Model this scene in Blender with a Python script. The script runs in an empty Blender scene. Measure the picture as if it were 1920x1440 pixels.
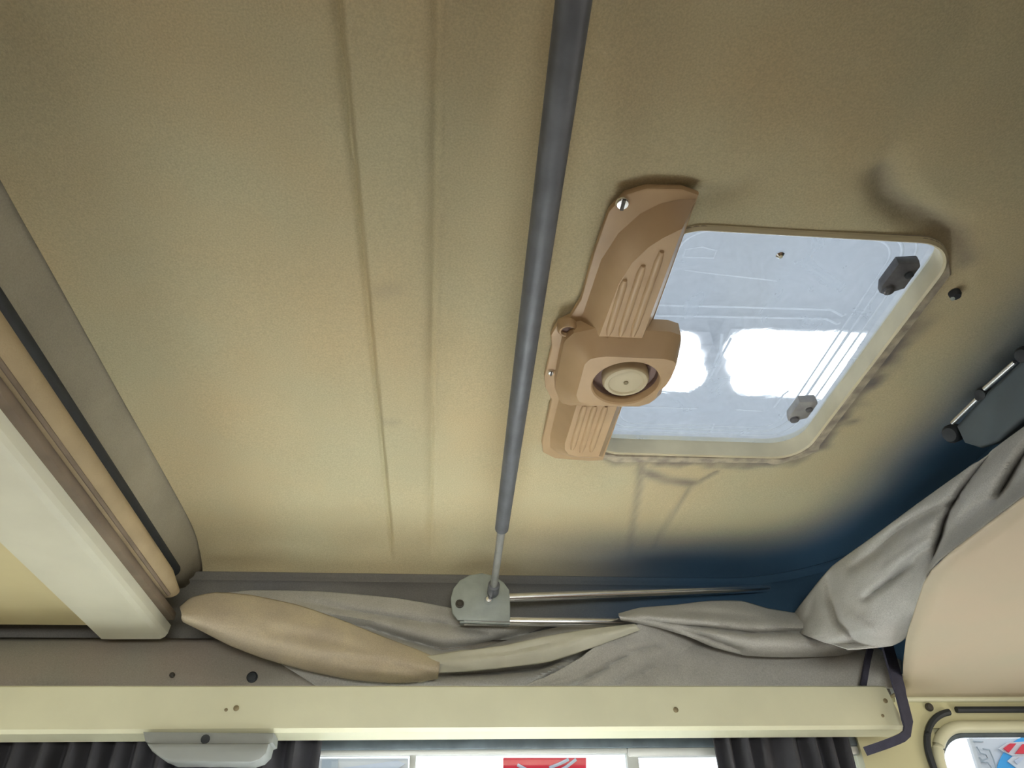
import bpy, bmesh, math, random
from mathutils import Vector, Matrix, noise
random.seed(4)
C = bpy.context.scene.collection
OZ = 1.15                      # camera height above the van floor; all coordinates below are relative to the camera

# ------------------------------------------------------------------ camera, sky, lights, exposure
ROT = Matrix(((0.99546023, -0.03628629, -0.08798993),
              (-0.09185201, -0.60851954, -0.78820503),
              (-0.02494256, 0.79270882, -0.60908998)))
FPX = 1373.0
cd = bpy.data.cameras.new('camera'); cam = bpy.data.objects.new('camera', cd); C.objects.link(cam)
cd.sensor_width = 36.0; cd.lens = FPX / 1920 * 36; cd.clip_start = 0.02
mw = ROT.to_4x4(); mw.translation = (0, 0, OZ); cam.matrix_world = mw
sc = bpy.context.scene; sc.camera = cam
sc.view_settings.view_transform = 'Standard'; sc.view_settings.look = 'None'
sc.view_settings.gamma = 1.0; sc.view_settings.use_curve_mapping = False
sc.view_settings.exposure = 0.0
w = bpy.data.worlds.new('daylight'); sc.world = w; w.use_nodes = True
bg = w.node_tree.nodes['Background']; bg.inputs[0].default_value = (0.86, 0.92, 1.0, 1); bg.inputs[1].default_value = 2.3

def area(name, loc, target, sx, sy, power, col):
    l = bpy.data.lights.new(name, 'AREA'); l.shape = 'RECTANGLE'; l.size = sx; l.size_y = sy; l.energy = power; l.color = col
    o = bpy.data.objects.new(name, l); C.objects.link(o); o.location = (loc[0], loc[1], loc[2] + OZ)
    d = Vector(target) - Vector(loc); o.rotation_euler = d.to_track_quat('-Z', 'Y').to_euler(); return o
lw = area('daylight_far_window', (0.0, 1.68, 0.07), (-0.05, 1.28, -0.14), 0.90, 0.34, 28.5, (1.0, 0.98, 0.93)); lw.data.spread = math.radians(75)
area('daylight_side_window', (-1.12, 1.07, -0.1), (0.0, 1.07, -0.1), 0.6, 0.42, 4.0, (1.0, 0.96, 0.84))
area('daylight_door_window', (1.50, 1.02, -0.1), (0.0, 1.02, -0.1), 0.6, 0.42, 6.0, (1.0, 0.9, 0.78))
area('daylight_windscreen', (0.1, -1.96, -0.05), (0.1, 0.5, 0.25), 1.5, 0.55, 40.0, (1.0, 0.95, 0.85))

# ------------------------------------------------------------------ picking points (pixel of the photograph -> point on a plane)
def ray(u, v): return ROT @ Vector(((u - 960), -(v - 720), -FPX)).normalized()
def az(u, v, z): r = ray(u, v); return r * (z / r.z)
def ay(u, v, y): r = ray(u, v); return r * (y / r.y)
def ax(u, v, x): r = ray(u, v); return r * (x / r.x)
RT = ROT.transposed()
def proj(p): c = RT @ Vector(p); return (960 + FPX * c.x / -c.z, 720 - FPX * c.y / -c.z)

# ------------------------------------------------------------------ materials
def mat(name, col, rough=0.6, var=0.0, vscale=6.0, col2=None, bump=0.0, bscale=200.0, metal=0.0, grain=0.0):
    m = bpy.data.materials.new(name); m.use_nodes = True; nt = m.node_tree; n = nt.nodes; L = nt.links
    b = n['Principled BSDF']; b.inputs['Roughness'].default_value = rough; b.inputs['Metallic'].default_value = metal
    b.inputs['Base Color'].default_value = (*col, 1)
    tc = n.new('ShaderNodeTexCoord')
    src = None
    if var > 0:
        nz = n.new('ShaderNodeTexNoise'); nz.inputs['Scale'].default_value = vscale; nz.inputs['Detail'].default_value = 5
        L.new(tc.outputs['Object'], nz.inputs['Vector'])
        mr = n.new('ShaderNodeMapRange'); mr.inputs[1].default_value = 0.35; mr.inputs[2].default_value = 0.65
        L.new(nz.outputs['Fac'], mr.inputs[0])
        mx = n.new('ShaderNodeMix'); mx.data_type = 'RGBA'
        c2 = col2 if col2 else tuple(c * (1 - var) for c in col)
        mx.inputs[6].default_value = (*col, 1); mx.inputs[7].default_value = (*c2, 1)
        L.new(mr.outputs[0], mx.inputs[0]); src = mx.outputs[2]
    if grain > 0:
        g = n.new('ShaderNodeTexNoise'); g.inputs['Scale'].default_value = 420; g.inputs['Detail'].default_value = 2
        L.new(tc.outputs['Object'], g.inputs['Vector'])
        mg = n.new('ShaderNodeMapRange'); mg.inputs[1].default_value = 0.3; mg.inputs[2].default_value = 0.7
        mg.inputs[3].default_value = 1 - grain; mg.inputs[4].default_value = 1 + grain
        L.new(g.outputs['Fac'], mg.inputs[0])
        mm = n.new('ShaderNodeMix'); mm.data_type = 'RGBA'; mm.blend_type = 'MULTIPLY'; mm.inputs[0].default_value = 1
        if src: L.new(src, mm.inputs[6])
        else: mm.inputs[6].default_value = (*col, 1)
        L.new(mg.outputs[0], mm.inputs[7]); src = mm.outputs[2]
    if src: L.new(src, b.inputs['Base Color'])
    if bump > 0:
        nb = n.new('ShaderNodeTexNoise'); nb.inputs['Scale'].default_value = bscale; nb.inputs['Detail'].default_value = 4
        L.new(tc.outputs['Object'], nb.inputs['Vector'])
        bp = n.new('ShaderNodeBump'); bp.inputs['Strength'].default_value = bump; bp.inputs['Distance'].default_value = 0.002
        L.new(nb.outputs['Fac'], bp.inputs['Height']); L.new(bp.outputs[0], b.inputs['Normal'])
    return m

M = {}
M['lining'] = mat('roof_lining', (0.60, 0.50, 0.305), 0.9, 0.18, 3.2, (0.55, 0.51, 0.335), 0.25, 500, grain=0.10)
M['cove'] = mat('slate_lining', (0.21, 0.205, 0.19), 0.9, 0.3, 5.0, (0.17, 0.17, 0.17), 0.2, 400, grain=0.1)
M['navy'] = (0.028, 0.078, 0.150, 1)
M['side_lining'] = mat('side_lining', (0.30, 0.27, 0.20), 0.9, 0.2, 7, None, 0.2, 400, grain=0.08)
M['rear_lining'] = mat('rear_lining', (0.30, 0.29, 0.25), 0.9, 0.2, 6, (0.33, 0.29, 0.25), 0.2, 400, grain=0.08)
M['cream'] = mat('cream_paint', (0.66, 0.66, 0.48), 0.45, 0.07, 9, None, 0.06, 60)
M['cream_wall'] = mat('cream_wall_paint', (0.60, 0.58, 0.36), 0.5, 0.08, 8, None, 0.06, 60)
M['panel'] = mat('side_panel_paint', (0.66, 0.56, 0.42), 0.6, 0.12, 3.0, (0.60, 0.56, 0.42), 0.08, 80)
M['rail'] = mat('pale_cream_paint', (0.80, 0.80, 0.66), 0.45, 0.07, 9, None, 0.06, 60)
M['bunk'] = mat('bunk_panel', (0.80, 0.72, 0.43), 0.6, 0.06, 8)
M['brown_board'] = mat('brown_board', (0.22, 0.17, 0.12), 0.8, 0.3, 12)
M['tan_cloth'] = mat('tan_upholstery', (0.42, 0.33, 0.20), 0.9, 0.15, 12, None, 0.3, 300)
M['canvas'] = mat('grey_canvas', (0.50, 0.50, 0.48), 0.95, 0.12, 14, None, 0.35, 600, grain=0.12)
M['flap'] = mat('warm_lit_canvas', (0.57, 0.50, 0.37), 0.95, 0.2, 14, (0.48, 0.42, 0.33), 0.3, 500, grain=0.1)  # same grey canvas, with the warm light on it put into the colour
M['hem'] = mat('lit_canvas_hem', (0.60, 0.60, 0.51), 0.9, 0.1, 20, None, 0.2, 400)  # canvas again, paler because the light on it is painted in
M['tan_plastic'] = mat('tan_plastic', (0.53, 0.37, 0.21), 0.45, 0.12, 14, None, 0.05, 90)
M['pale_plastic'] = mat('pale_tan_plastic', (0.60, 0.53, 0.36), 0.5, 0.05, 14)
M['dial_well'] = mat('dial_well_plastic', (0.22, 0.14, 0.12), 0.6, 0.2, 30)
M['frame'] = mat('hatch_frame_plastic', (0.72, 0.66, 0.46), 0.5, 0.12, 18)
M['sealant'] = mat('old_sealant', (0.30, 0.26, 0.21), 0.85, 0.4, 45, (0.52, 0.46, 0.34), 0.6, 120)
M['steel'] = mat('strut_steel', (0.14, 0.15, 0.17), 0.52, 0.25, 25, None, 0.1, 200, metal=0.25)
M['chrome'] = mat('chrome', (0.90, 0.91, 0.93), 0.24, 0.0, metal=1.0)
M['bracket'] = mat('galvanised_bracket', (0.36, 0.41, 0.40), 0.5, 0.15, 40, None, 0.1, 200, metal=0.2)
M['black'] = mat('black_rubber', (0.022, 0.028, 0.035), 0.6, 0.2, 30)
M['dark_plastic'] = mat('dark_blue_grey_plastic', (0.10, 0.13, 0.15), 0.55, 0.2, 12)
M['strap'] = mat('navy_webbing', (0.045, 0.045, 0.075), 0.85, 0.2, 60, None, 0.4, 500)
M['grey_plastic'] = mat('grey_plastic', (0.27, 0.29, 0.28), 0.5, 0.08, 20)
M['clip_dark'] = mat('smoke_grey_plastic', (0.13, 0.13, 0.14), 0.6, 0.4, 50)
M['clip_pale'] = mat('pale_grey_plastic', (0.36, 0.36, 0.36), 0.6, 0.25, 50)
M['hole'] = mat('dark_screw', (0.05, 0.045, 0.035), 0.6)
M['brass_hole'] = mat('brown_screw', (0.22, 0.18, 0.10), 0.5, metal=0.2)
M['rubber_grey'] = mat('grey_seal', (0.10, 0.13, 0.15), 0.7, 0.3, 30)
M['alu'] = mat('aluminium_frame', (0.60, 0.62, 0.60), 0.4, 0.05, 30, metal=0.1)
M['floor'] = mat('floor_vinyl', (0.12, 0.07, 0.035), 0.6, 0.2, 8)
M['warm_wall'] = mat('warm_wall_board', (0.22, 0.13, 0.06), 0.6, 0.15, 5)
M['hall'] = mat('hall_roof_paint', (0.76, 0.79, 0.82), 0.9, 0.1, 2)
M['concrete'] = mat('concrete', (0.45, 0.45, 0.44), 0.9, 0.1, 2)
M['white'] = mat('white_paint', (0.80, 0.81, 0.83), 0.6, 0.03, 3)
M['offwhite'] = mat('offwhite_paint', (0.74, 0.74, 0.73), 0.6, 0.03, 3)
M['grey_print'] = mat('grey_print', (0.45, 0.50, 0.54), 0.7)
M['red'] = mat('red_print', (0.85, 0.03, 0.06), 0.6)
M['blue'] = mat('blue_print', (0.05, 0.42, 0.85), 0.6)
M['pale_lilac'] = mat('pale_print', (0.62, 0.66, 0.76), 0.6)

def glass(name, tint, gloss=0.06, rough=0.02, fuzz=0.0, bump=0.0):
    m = bpy.data.materials.new(name); m.use_nodes = True; nt = m.node_tree; n = nt.nodes; L = nt.links
    n.remove(n['Principled BSDF']); out = n['Material Output']
    t = n.new('ShaderNodeBsdfTransparent'); t.inputs[0].default_value = (*tint, 1)
    g = n.new('ShaderNodeBsdfGlossy'); g.inputs['Roughness'].default_value = rough
    mx = n.new('ShaderNodeMixShader'); mx.inputs[0].default_value = gloss
    L.new(g.outputs[0], mx.inputs[2])
    if fuzz > 0:                                   # worn acrylic: part of the light is scattered on its way through
        r = n.new('ShaderNodeBsdfRefraction'); r.inputs['Roughness'].default_value = 0.16; r.inputs['IOR'].default_value = 1.02
        r.inputs[0].default_value = (*tint, 1)
        s = n.new('ShaderNodeBsdfTranslucent'); s.inputs[0].default_value = (0.85, 0.9, 0.95, 1)
        m1 = n.new('ShaderNodeMixShader'); m1.inputs[0].default_value = 0.45
        L.new(t.outputs[0], m1.inputs[1]); L.new(r.outputs[0], m1.inputs[2])
        m2 = n.new('ShaderNodeMixShader')
        tc = n.new('ShaderNodeTexCoord'); nz = n.new('ShaderNodeTexNoise'); nz.inputs['Scale'].default_value = 16; nz.inputs['Detail'].default_value = 8
        nz.inputs['Distortion'].default_value = 1.2
        L.new(tc.outputs['Object'], nz.inputs['Vector'])
        mr = n.new('ShaderNodeMapRange'); mr.inputs[1].default_value = 0.35; mr.inputs[2].default_value = 0.75
        mr.inputs[3].default_value = fuzz * 0.25; mr.inputs[4].default_value = fuzz
        L.new(nz.outputs['Fac'], mr.inputs[0]); L.new(mr.outputs[0], m2.inputs[0])
        L.new(m1.outputs[0], m2.inputs[1]); L.new(s.outputs[0], m2.inputs[2])
        bp = n.new('ShaderNodeBump'); bp.inputs['Strength'].default_value = bump; bp.inputs['Distance'].default_value = 0.004
        L.new(nz.outputs['Fac'], bp.inputs['Height']); L.new(bp.outputs[0], r.inputs['Normal'])
        L.new(m2.outputs[0], mx.inputs[1])
    else:
        L.new(t.outputs[0], mx.inputs[1])
    L.new(mx.outputs[0], out.inputs[0]); return m
M['glass'] = glass('window_glass', (0.97, 0.985, 0.98))
M['acrylic'] = glass('scratched_acrylic', (0.96, 0.98, 1.0), 0.04, 0.15, 0.34, 0.5)
M['ridge'] = mat('acrylic_ridge', (0.9, 0.95, 1.0), 0.3)
_nt = M['ridge'].node_tree; _t = _nt.nodes.new('ShaderNodeBsdfTranslucent'); _t.inputs[0].default_value = (0.97, 0.99, 1, 1); _nt.links.new(_t.outputs[0], _nt.nodes['Material Output'].inputs[0])
def emis(name, col, s):
    m = bpy.data.materials.new(name); m.use_nodes = True; n = m.node_tree.nodes
    b = n['Principled BSDF']; b.inputs['Emission Color'].default_value = (*col, 1); b.inputs['Emission Strength'].default_value = s; return m
M['lamp'] = emis('lamp_tube', (0.95, 0.98, 1.0), 14.0)
def cloth(name, col, tr):
    m = mat(name, col, 0.95, 0.2, 30, None, 0.3, 500); nt = m.node_tree; n = nt.nodes; L = nt.links
    t = n.new('ShaderNodeBsdfTranslucent'); t.inputs[0].default_value = (*[min(1, c * 1.6) for c in col], 1)
    mx = n.new('ShaderNodeMixShader'); mx.inputs[0].default_value = tr
    L.new(n['Principled BSDF'].outputs[0], mx.inputs[1]); L.new(t.outputs[0], mx.inputs[2]); L.new(mx.outputs[0], n['Material Output'].inputs[0]); return m
M['curtain'] = cloth('charcoal_curtain', (0.11, 0.11, 0.125), 0.5)

# ------------------------------------------------------------------ mesh helpers
WL = {}                                            # world location of every object built
class G:
    def __init__(s): s.v = []; s.f = []
    def add(s, vs, fs):
        k = len(s.v); s.v += [Vector(p) for p in vs]; s.f += [tuple(i + k for i in f) for f in fs]; return s
    def bm(s, bm):
        bm.verts.index_update(); s.add([x.co.copy() for x in bm.verts], [[q.index for q in f.verts] for f in bm.faces]); bm.free(); return s
    def box(s, a, b, bev=0.0, seg=2):
        a = Vector(a); b = Vector(b); bm = bmesh.new(); bmesh.ops.create_cube(bm, size=1)
        for q in bm.verts: q.co = Vector([(a[i] + b[i]) / 2 + q.co[i] * (b[i] - a[i]) for i in range(3)])
        if bev > 0: bmesh.ops.bevel(bm, geom=bm.edges[:], offset=bev, segments=seg, affect='EDGES', profile=0.5)
        return s.bm(bm)
    def loft(s, rings, closed=True, cap0=False, cap1=False):
        n = len(rings[0]); k = len(s.v)
        for r in rings: s.v += [Vector(p) for p in r]
        for i in range(len(rings) - 1):
            for j in range(n if closed else n - 1):
                j2 = (j + 1) % n
                s.f.append((k + i * n + j, k + i * n + j2, k + (i + 1) * n + j2, k + (i + 1) * n + j))
        if cap0: s.f.append(tuple(k + j for j in range(n))[::-1])
        if cap1: s.f.append(tuple(k + (len(rings) - 1) * n + j for j in range(n)))
        return s
    def tube(s, pts, rad, n=12, flat=None, caps=True):
        pts = [Vector(p) for p in pts]; rings = []
        for i, p in enumerate(pts):
            t = (pts[min(i + 1, len(pts) - 1)] - pts[max(i - 1, 0)]).normalized()
            up = Vector((0, 0, 1)) if abs(t.z) < 0.9 else Vector((0, 1, 0))
            a = t.cross(up).normalized(); b = t.cross(a).normalized()
            r = rad[i] if isinstance(rad, (list, tuple)) else rad
            rb = r if flat is None else flat
            rings.append([p + a * (r * math.cos(2 * math.pi * j / n)) + b * (rb * math.sin(2 * math.pi * j / n)) for j in range(n)])
        return s.loft(rings, True, caps, caps)
    def prism(s, poly, d, bev=0.0, seg=2):
        """extrude a 3D polygon by the vector d"""
        bm = bmesh.new(); d = Vector(d); a = [bm.verts.new(Vector(p)) for p in poly]; b = [bm.verts.new(Vector(p) + d) for p in poly]; n = len(a)
        bm.faces.new(a); bm.faces.new(b[::-1])
        for i in range(n): bm.faces.new((a[i], b[i], b[(i + 1) % n], a[(i + 1) % n]))
        bmesh.ops.recalc_face_normals(bm, faces=bm.faces[:])
        if bev > 0:
            ed = [e for e in bm.edges if (e.verts[0] in a and e.verts[1] in a) or (e.verts[0] in b and e.verts[1] in b)]
            bmesh.ops.bevel(bm, geom=ed, offset=bev, segments=seg, affect='EDGES', profile=0.5)
        return s.bm(bm)
    def disc(s, c, axis, prof, n=20):
        """lathe: prof is a list of (radius, height along axis)"""
        c = Vector(c); t = Vector(axis).normalized(); up = Vector((0, 0, 1)) if abs(t.z) < 0.9 else Vector((1, 0, 0))
        a = t.cross(up).normalized(); b = t.cross(a)
        rings = [[c + t * h + (a * math.cos(2 * math.pi * j / n) + b * math.sin(2 * math.pi * j / n)) * max(r, 1e-5) for j in range(n)] for r, h in prof]
        return s.loft(rings, True, True, True)
    def build(s, name, m, parent=None, smooth=True, angle=40, thick=0.0, attr=None):
        me = bpy.data.meshes.new(name)
        lo = [min(p[i] for p in s.v) for i in range(3)]; hi = [max(p[i] for p in s.v) for i in range(3)]
        if parent: org = WL[parent.name]
        else: org = Vector(((lo[0] + hi[0]) / 2, (lo[1] + hi[1]) / 2, lo[2]))
        me.from_pydata([p - org for p in s.v], [], s.f); me.update()
        bm = bmesh.new(); bm.from_mesh(me); bmesh.ops.recalc_face_normals(bm, faces=bm.faces[:]) if thick == 0 and attr is None else None
        bm.to_mesh(me); bm.free()
        if attr:
            at = me.attributes.new(attr[0], 'FLOAT', 'POINT'); at.data.foreach_set('value', attr[1])
        if smooth:
            me.polygons.foreach_set('use_smooth', [True] * len(me.polygons)); me.set_sharp_from_angle(angle=math.radians(angle))
        me.materials.append(m)
        o = bpy.data.objects.new(name, me); C.objects.link(o)
        if parent:
            o.parent = parent; WL[o.name] = org.copy()
        else:
            o.location = org + Vector((0, 0, OZ)); WL[o.name] = org
        if thick:
            md = o.modifiers.new('thickness', 'SOLIDIFY'); md.thickness = thick; md.offset = -1
        return o
def thing(name, loc, label, cat, group=None):
    o = bpy.data.objects.new(name, None); C.objects.link(o); o.empty_display_size = 0.05
    o.location = Vector(loc) + Vector((0, 0, OZ)); WL[o.name] = Vector(loc); return tag(o, label, cat, group)
def tag(o, label, cat, group=None):
    o['label'] = label; o['category'] = cat
    if group: o['group'] = group
    return o
def struct(o): o['kind'] = 'structure'; return o
def part(o, label): o['label'] = label; return o
def smoothstep(a, b, x):
    t = max(0.0, min(1.0, (x - a) / (b - a))); return t * t * (3 - 2 * t)
def segdist(p, a, b):
    ab = (b[0] - a[0], b[1] - a[1]); l = ab[0] ** 2 + ab[1] ** 2
    t = 0 if l == 0 else max(0, min(1, ((p[0] - a[0]) * ab[0] + (p[1] - a[1]) * ab[1]) / l))
    dx = p[0] - a[0] - t * ab[0]; dy = p[1] - a[1] - t * ab[1]
    return math.hypot(dx, dy), t
def polydist(p, poly):
    best = (9e9, 0); n = len(poly) - 1
    for i in range(n):
        d, t = segdist(p, poly[i], poly[i + 1])
        if d < best[0]: best = (d, (i + t) / n)
    return best
def resample(pts, n):
    pts = [Vector(p) for p in pts]; d = [0]
    for i in range(1, len(pts)): d.append(d[-1] + (pts[i] - pts[i - 1]).length)
    out = []; k = 0
    for i in range(n):
        s = d[-1] * i / (n - 1)
        while k < len(pts) - 2 and d[k + 1] < s: k += 1
        f = (s - d[k]) / max(1e-9, d[k + 1] - d[k]); p0 = pts[max(k - 1, 0)]; p1 = pts[k]; p2 = pts[k + 1]; p3 = pts[min(k + 2, len(pts) - 1)]
        c = 0.5 * ((2 * p1) + (p2 - p0) * f + (2 * p0 - 5 * p1 + 4 * p2 - p3) * f * f + (3 * p1 - p0 - 3 * p2 + p3) * f ** 3)
        out.append(p1.lerp(p2, f) * 0.5 + c * 0.5)
    return out
def rrect(x0, x1, y0, y1, r, n=8):
    out = []
    for cx, cy, a0 in ((x1 - r, y1 - r, 0), (x0 + r, y1 - r, 90), (x0 + r, y0 + r, 180), (x1 - r, y0 + r, 270)):
        for i in range(n + 1):
            a = math.radians(a0 + 90 * i / n); out.append((cx + r * math.cos(a), cy + r * math.sin(a)))
    return out
def sdrr(x, y, x0, x1, y0, y1, r):
    qx = abs(x - (x0 + x1) / 2) - (x1 - x0) / 2 + r; qy = abs(y - (y0 + y1) / 2) - (y1 - y0) / 2 + r
    return math.hypot(max(qx, 0), max(qy, 0)) + min(max(qx, qy), 0) - r

# ------------------------------------------------------------------ raised roof: lining with its moulded features
ZR = 0.70
HX0, HX1, HY0, HY1, HR = 0.258, 0.648, 0.577, 1.092, 0.055      # hatch opening
EX, EY, ER = 0.76, 1.38, 0.13                                   # where the coves begin
PROF = [(0, 0), (0.05, 0.002), (0.09, 0.008), (0.13, 0.020), (0.155, 0.032), (0.17, 0.042), (0.178, 0.050), (0.18, 0.056),
        (0.188, 0.060), (0.196, 0.075), (0.205, 0.11), (0.212, 0.17), (0.216, 0.24), (0.217, 0.288)]
def cove(d):
    if d <= 0: return 0.0
    for i in range(len(PROF) - 1):
        if d <= PROF[i + 1][0]:
            f = (d - PROF[i][0]) / (PROF[i + 1][0] - PROF[i][0]); return PROF[i][1] + f * (PROF[i + 1][1] - PROF[i][1])
    return PROF[-1][1]
def dcove(x, y): return sdrr(x, y, -3.0, EX, -3.0, EY, ER)
px = lambda *l: [tuple(az(u, v, ZR)[:2]) for u, v in l]
CR1 = px((1292, 372), (1350, 366), (1420, 338), (1500, 282))
CR2 = px((1900, -60), (1850, 20), (1760, 160), (1690, 265), (1656, 330))
CR3 = px((1656, 330), (1668, 372), (1705, 402), (1760, 424), (1800, 448), (1812, 490))
ST1 = px((1203, 868), (1200, 910), (1188, 985), (1180, 1030)); ST2 = px((1345, 885), (1297, 912), (1262, 965), (1228, 1020))
def feat(x, y):
    h = 0.0
    xl = -0.1155 + 0.0070 * y; xr = -0.0282
    if -0.3 < x < 0.2:
        band = smoothstep(xl - 0.001, xl + 0.006, x) * (1 - smoothstep(xr - 0.002, xr + 0.018, x))
        h -= 0.008 * band
        h += 0.0045 * math.exp(-((x - xl + 0.002) / 0.0035) ** 2) + 0.008 * math.exp(-((x - xr - 0.004) / 0.0045) ** 2)
    if x > 0.2:
        d, t = polydist((x, y), CR1); h += 0.009 * (1 - 0.7 * t) * math.exp(-(d / (0.017 - 0.005 * t)) ** 2)
        d, t = polydist((x, y), CR3); h += 0.017 * math.sin(math.pi * min(1, 0.12 + t * 0.95)) ** 0.7 * math.exp(-(d / 0.016) ** 2)
        d, t = polydist((x, y), CR2); h += 0.0035 * math.exp(-(d / 0.022) ** 2)
    if x > 0.1 and y > 1.0:
        for S in (ST1, ST2):
            d, t = polydist((x, y), S); h += 0.0035 * (1 - 0.5 * t) * math.exp(-(d / 0.005) ** 2)
    h += 0.0035 * noise.noise((x * 3.1, y * 2.3, 0.7)) + 0.0012 * noise.noise((x * 9, y * 8, 3.7))
    return h
def dirt_and_shade(x, y):
    k = 0.0
    n1 = noise.noise((x * 28, y * 28, 1.3)); n2 = noise.noise((x * 70, y * 70, 5.1))
    d = sdrr(x, y, HX0, HX1, HY0, HY1, HR)
    if y > HY1 - 0.05 or x > HX1 - 0.05:
        k = max(k, (1 - smoothstep(0.022, 0.052 + 0.03 * n1, d)) * (0.85 + 0.5 * n1 + 0.3 * n2) * smoothstep(0.62, 0.8, y) )
    for S, wd in ((ST1, 0.008), (ST2, 0.006)):
        q, t = polydist((x, y), S); k = max(k, math.exp(-(q / wd) ** 2) * (0.75 - 0.5 * t))
    q, t = polydist((x, y), px((1205, 882), (1250, 900), (1300, 906))); k = max(k, math.exp(-(q / 0.014) ** 2) * (0.7 + 0.5 * n1))
    q, t = polydist((x, y), px((1480, 828), (1560, 800), (1600, 790))); k = max(k, math.exp(-(q / 0.010) ** 2) * (0.7 + 0.6 * n1))
    q, t = polydist((x, y), px((715, 540), (735, 535))); k = max(k, 0.22 * math.exp(-(q / 0.015) ** 2))
    q, t = polydist((x, y), px((725, 785), (740, 785))); k = max(k, 0.22 * math.exp(-(q / 0.01) ** 2))
    q, t = polydist((x, y), CR3); k = max(k, 0.55 * math.exp(-(q / 0.016) ** 2))  # shade of the deep fold painted into the lining colour
    q, t = polydist((x, y), CR1); k = max(k, 0.22 * (1 - t) * math.exp(-(q / 0.014) ** 2))  # fainter painted shade along the other fold
    return max(0.0, min(1.0, k))
def build_ceiling():
    xs = []; x = -0.51
    while x < 0.96:
        xs.append(x); fine = (-0.125 < x < -0.095) or (-0.035 < x < -0.008); x += 0.002 if fine else 0.0085
    ys = []; y = -0.9
    while y < 1.57:
        ys.append(y); y += 0.03 if y < 0.1 else 0.0095
    nx, ny = len(xs), len(ys); P = [(x, y) for y in ys for x in xs]
    sd = [sdrr(x, y, HX0, HX1, HY0, HY1, HR) for x, y in P]; dc = [dcove(x, y) for x, y in P]
    faces = []; use = [0] * (nx * ny)
    for j in range(ny - 1):
        for i in range(nx - 1):
            q = (j * nx + i, j * nx + i + 1, (j + 1) * nx + i + 1, (j + 1) * nx + i)
            if sum(sd[k] for k in q) / 4 < 0 or min(dc[k] for k in q) > 0.176: continue
            faces.append(q)
            for k in q: use[k] += 1
    vs = []
    for k, (x, y) in enumerate(P):
        if use[k] and use[k] < 4 and abs(sd[k]) < 0.02:
            e = 1e-4
            gx = (sdrr(x + e, y, HX0, HX1, HY0, HY1, HR) - sd[k]) / e; gy = (sdrr(x, y + e, HX0, HX1, HY0, HY1, HR) - sd[k]) / e
            x -= gx * sd[k]; y -= gy * sd[k]
        z = ZR - cove(max(0, dc[k])) + feat(x, y) * (1 - smoothstep(0.06, 0.15, dc[k]))
        vs.append((x, y, z))
    keep = {}; v2 = []; dv = []
    for k in range(len(vs)):
        if use[k]: keep[k] = len(v2); v2.append(vs[k]); dv.append(dirt_and_shade(vs[k][0], vs[k][1]))
    g = G(); g.add(v2, [tuple(keep[k] for k in f)[::-1] for f in faces])
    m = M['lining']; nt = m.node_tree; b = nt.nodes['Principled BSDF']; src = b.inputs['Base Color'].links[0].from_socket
    at = nt.nodes.new('ShaderNodeAttribute'); at.attribute_name = 'grime_shade_navy'  # mask holds hatch grime plus the painted crease shade
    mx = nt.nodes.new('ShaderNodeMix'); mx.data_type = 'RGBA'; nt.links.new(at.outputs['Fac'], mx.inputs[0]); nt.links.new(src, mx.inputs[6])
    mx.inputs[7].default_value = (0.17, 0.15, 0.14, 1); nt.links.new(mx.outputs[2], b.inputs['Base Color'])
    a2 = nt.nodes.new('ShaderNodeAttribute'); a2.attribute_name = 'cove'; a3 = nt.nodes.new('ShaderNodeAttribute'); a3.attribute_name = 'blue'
    mb = nt.nodes.new('ShaderNodeMix'); mb.data_type = 'RGBA'; mb.inputs[6].default_value = (0.21, 0.205, 0.19, 1); mb.inputs[7].default_value = M['navy']  # lining colour mixes to slate and navy towards the right cove
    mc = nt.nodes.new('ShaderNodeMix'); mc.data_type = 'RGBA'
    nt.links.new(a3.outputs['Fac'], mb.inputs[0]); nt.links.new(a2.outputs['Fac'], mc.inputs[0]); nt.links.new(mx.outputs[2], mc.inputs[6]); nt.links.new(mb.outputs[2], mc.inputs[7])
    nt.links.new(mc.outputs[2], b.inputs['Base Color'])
    o = g.build('ceiling', m, attr=('grime_shade_navy', dv), angle=60)
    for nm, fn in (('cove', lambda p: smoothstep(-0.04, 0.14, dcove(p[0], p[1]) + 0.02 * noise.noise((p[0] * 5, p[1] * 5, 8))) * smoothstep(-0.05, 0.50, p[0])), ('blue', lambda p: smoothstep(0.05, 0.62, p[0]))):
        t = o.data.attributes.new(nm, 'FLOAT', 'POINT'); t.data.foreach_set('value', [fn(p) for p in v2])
    return struct(o)
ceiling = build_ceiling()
def cove_path():
    p = [(-1.05, EY, 0, 1)]
    for i in range(1, 60): p.append((-1.05 + (EX - ER + 1.05) * i / 59, EY, 0, 1))
    for i in range(1, 24):
        a = math.radians(90 - 90 * i / 24); p.append((EX - ER + ER * math.cos(a), EY - ER + ER * math.sin(a), math.cos(a), math.sin(a)))
    for i in range(41): p.append((EX, EY - ER - (EY - ER + 0.9) * i / 40, 1, 0))
    return p
nt = M['cove'].node_tree; b = nt.nodes['Principled BSDF']; src = b.inputs['Base Color'].links[0].from_socket     # base colour mixes to navy towards the right
at = nt.nodes.new('ShaderNodeAttribute'); at.attribute_name = 'grime_shade_navy'; mx = nt.nodes.new('ShaderNodeMix'); mx.data_type = 'RGBA'
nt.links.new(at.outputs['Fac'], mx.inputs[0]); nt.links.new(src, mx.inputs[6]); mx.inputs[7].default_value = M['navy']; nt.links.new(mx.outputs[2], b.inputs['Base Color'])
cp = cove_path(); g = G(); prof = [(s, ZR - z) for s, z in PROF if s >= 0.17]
g.loft([[(x + nx * s, y + ny * s, z) for x, y, nx, ny in cp] for s, z in prof], closed=False)
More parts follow.
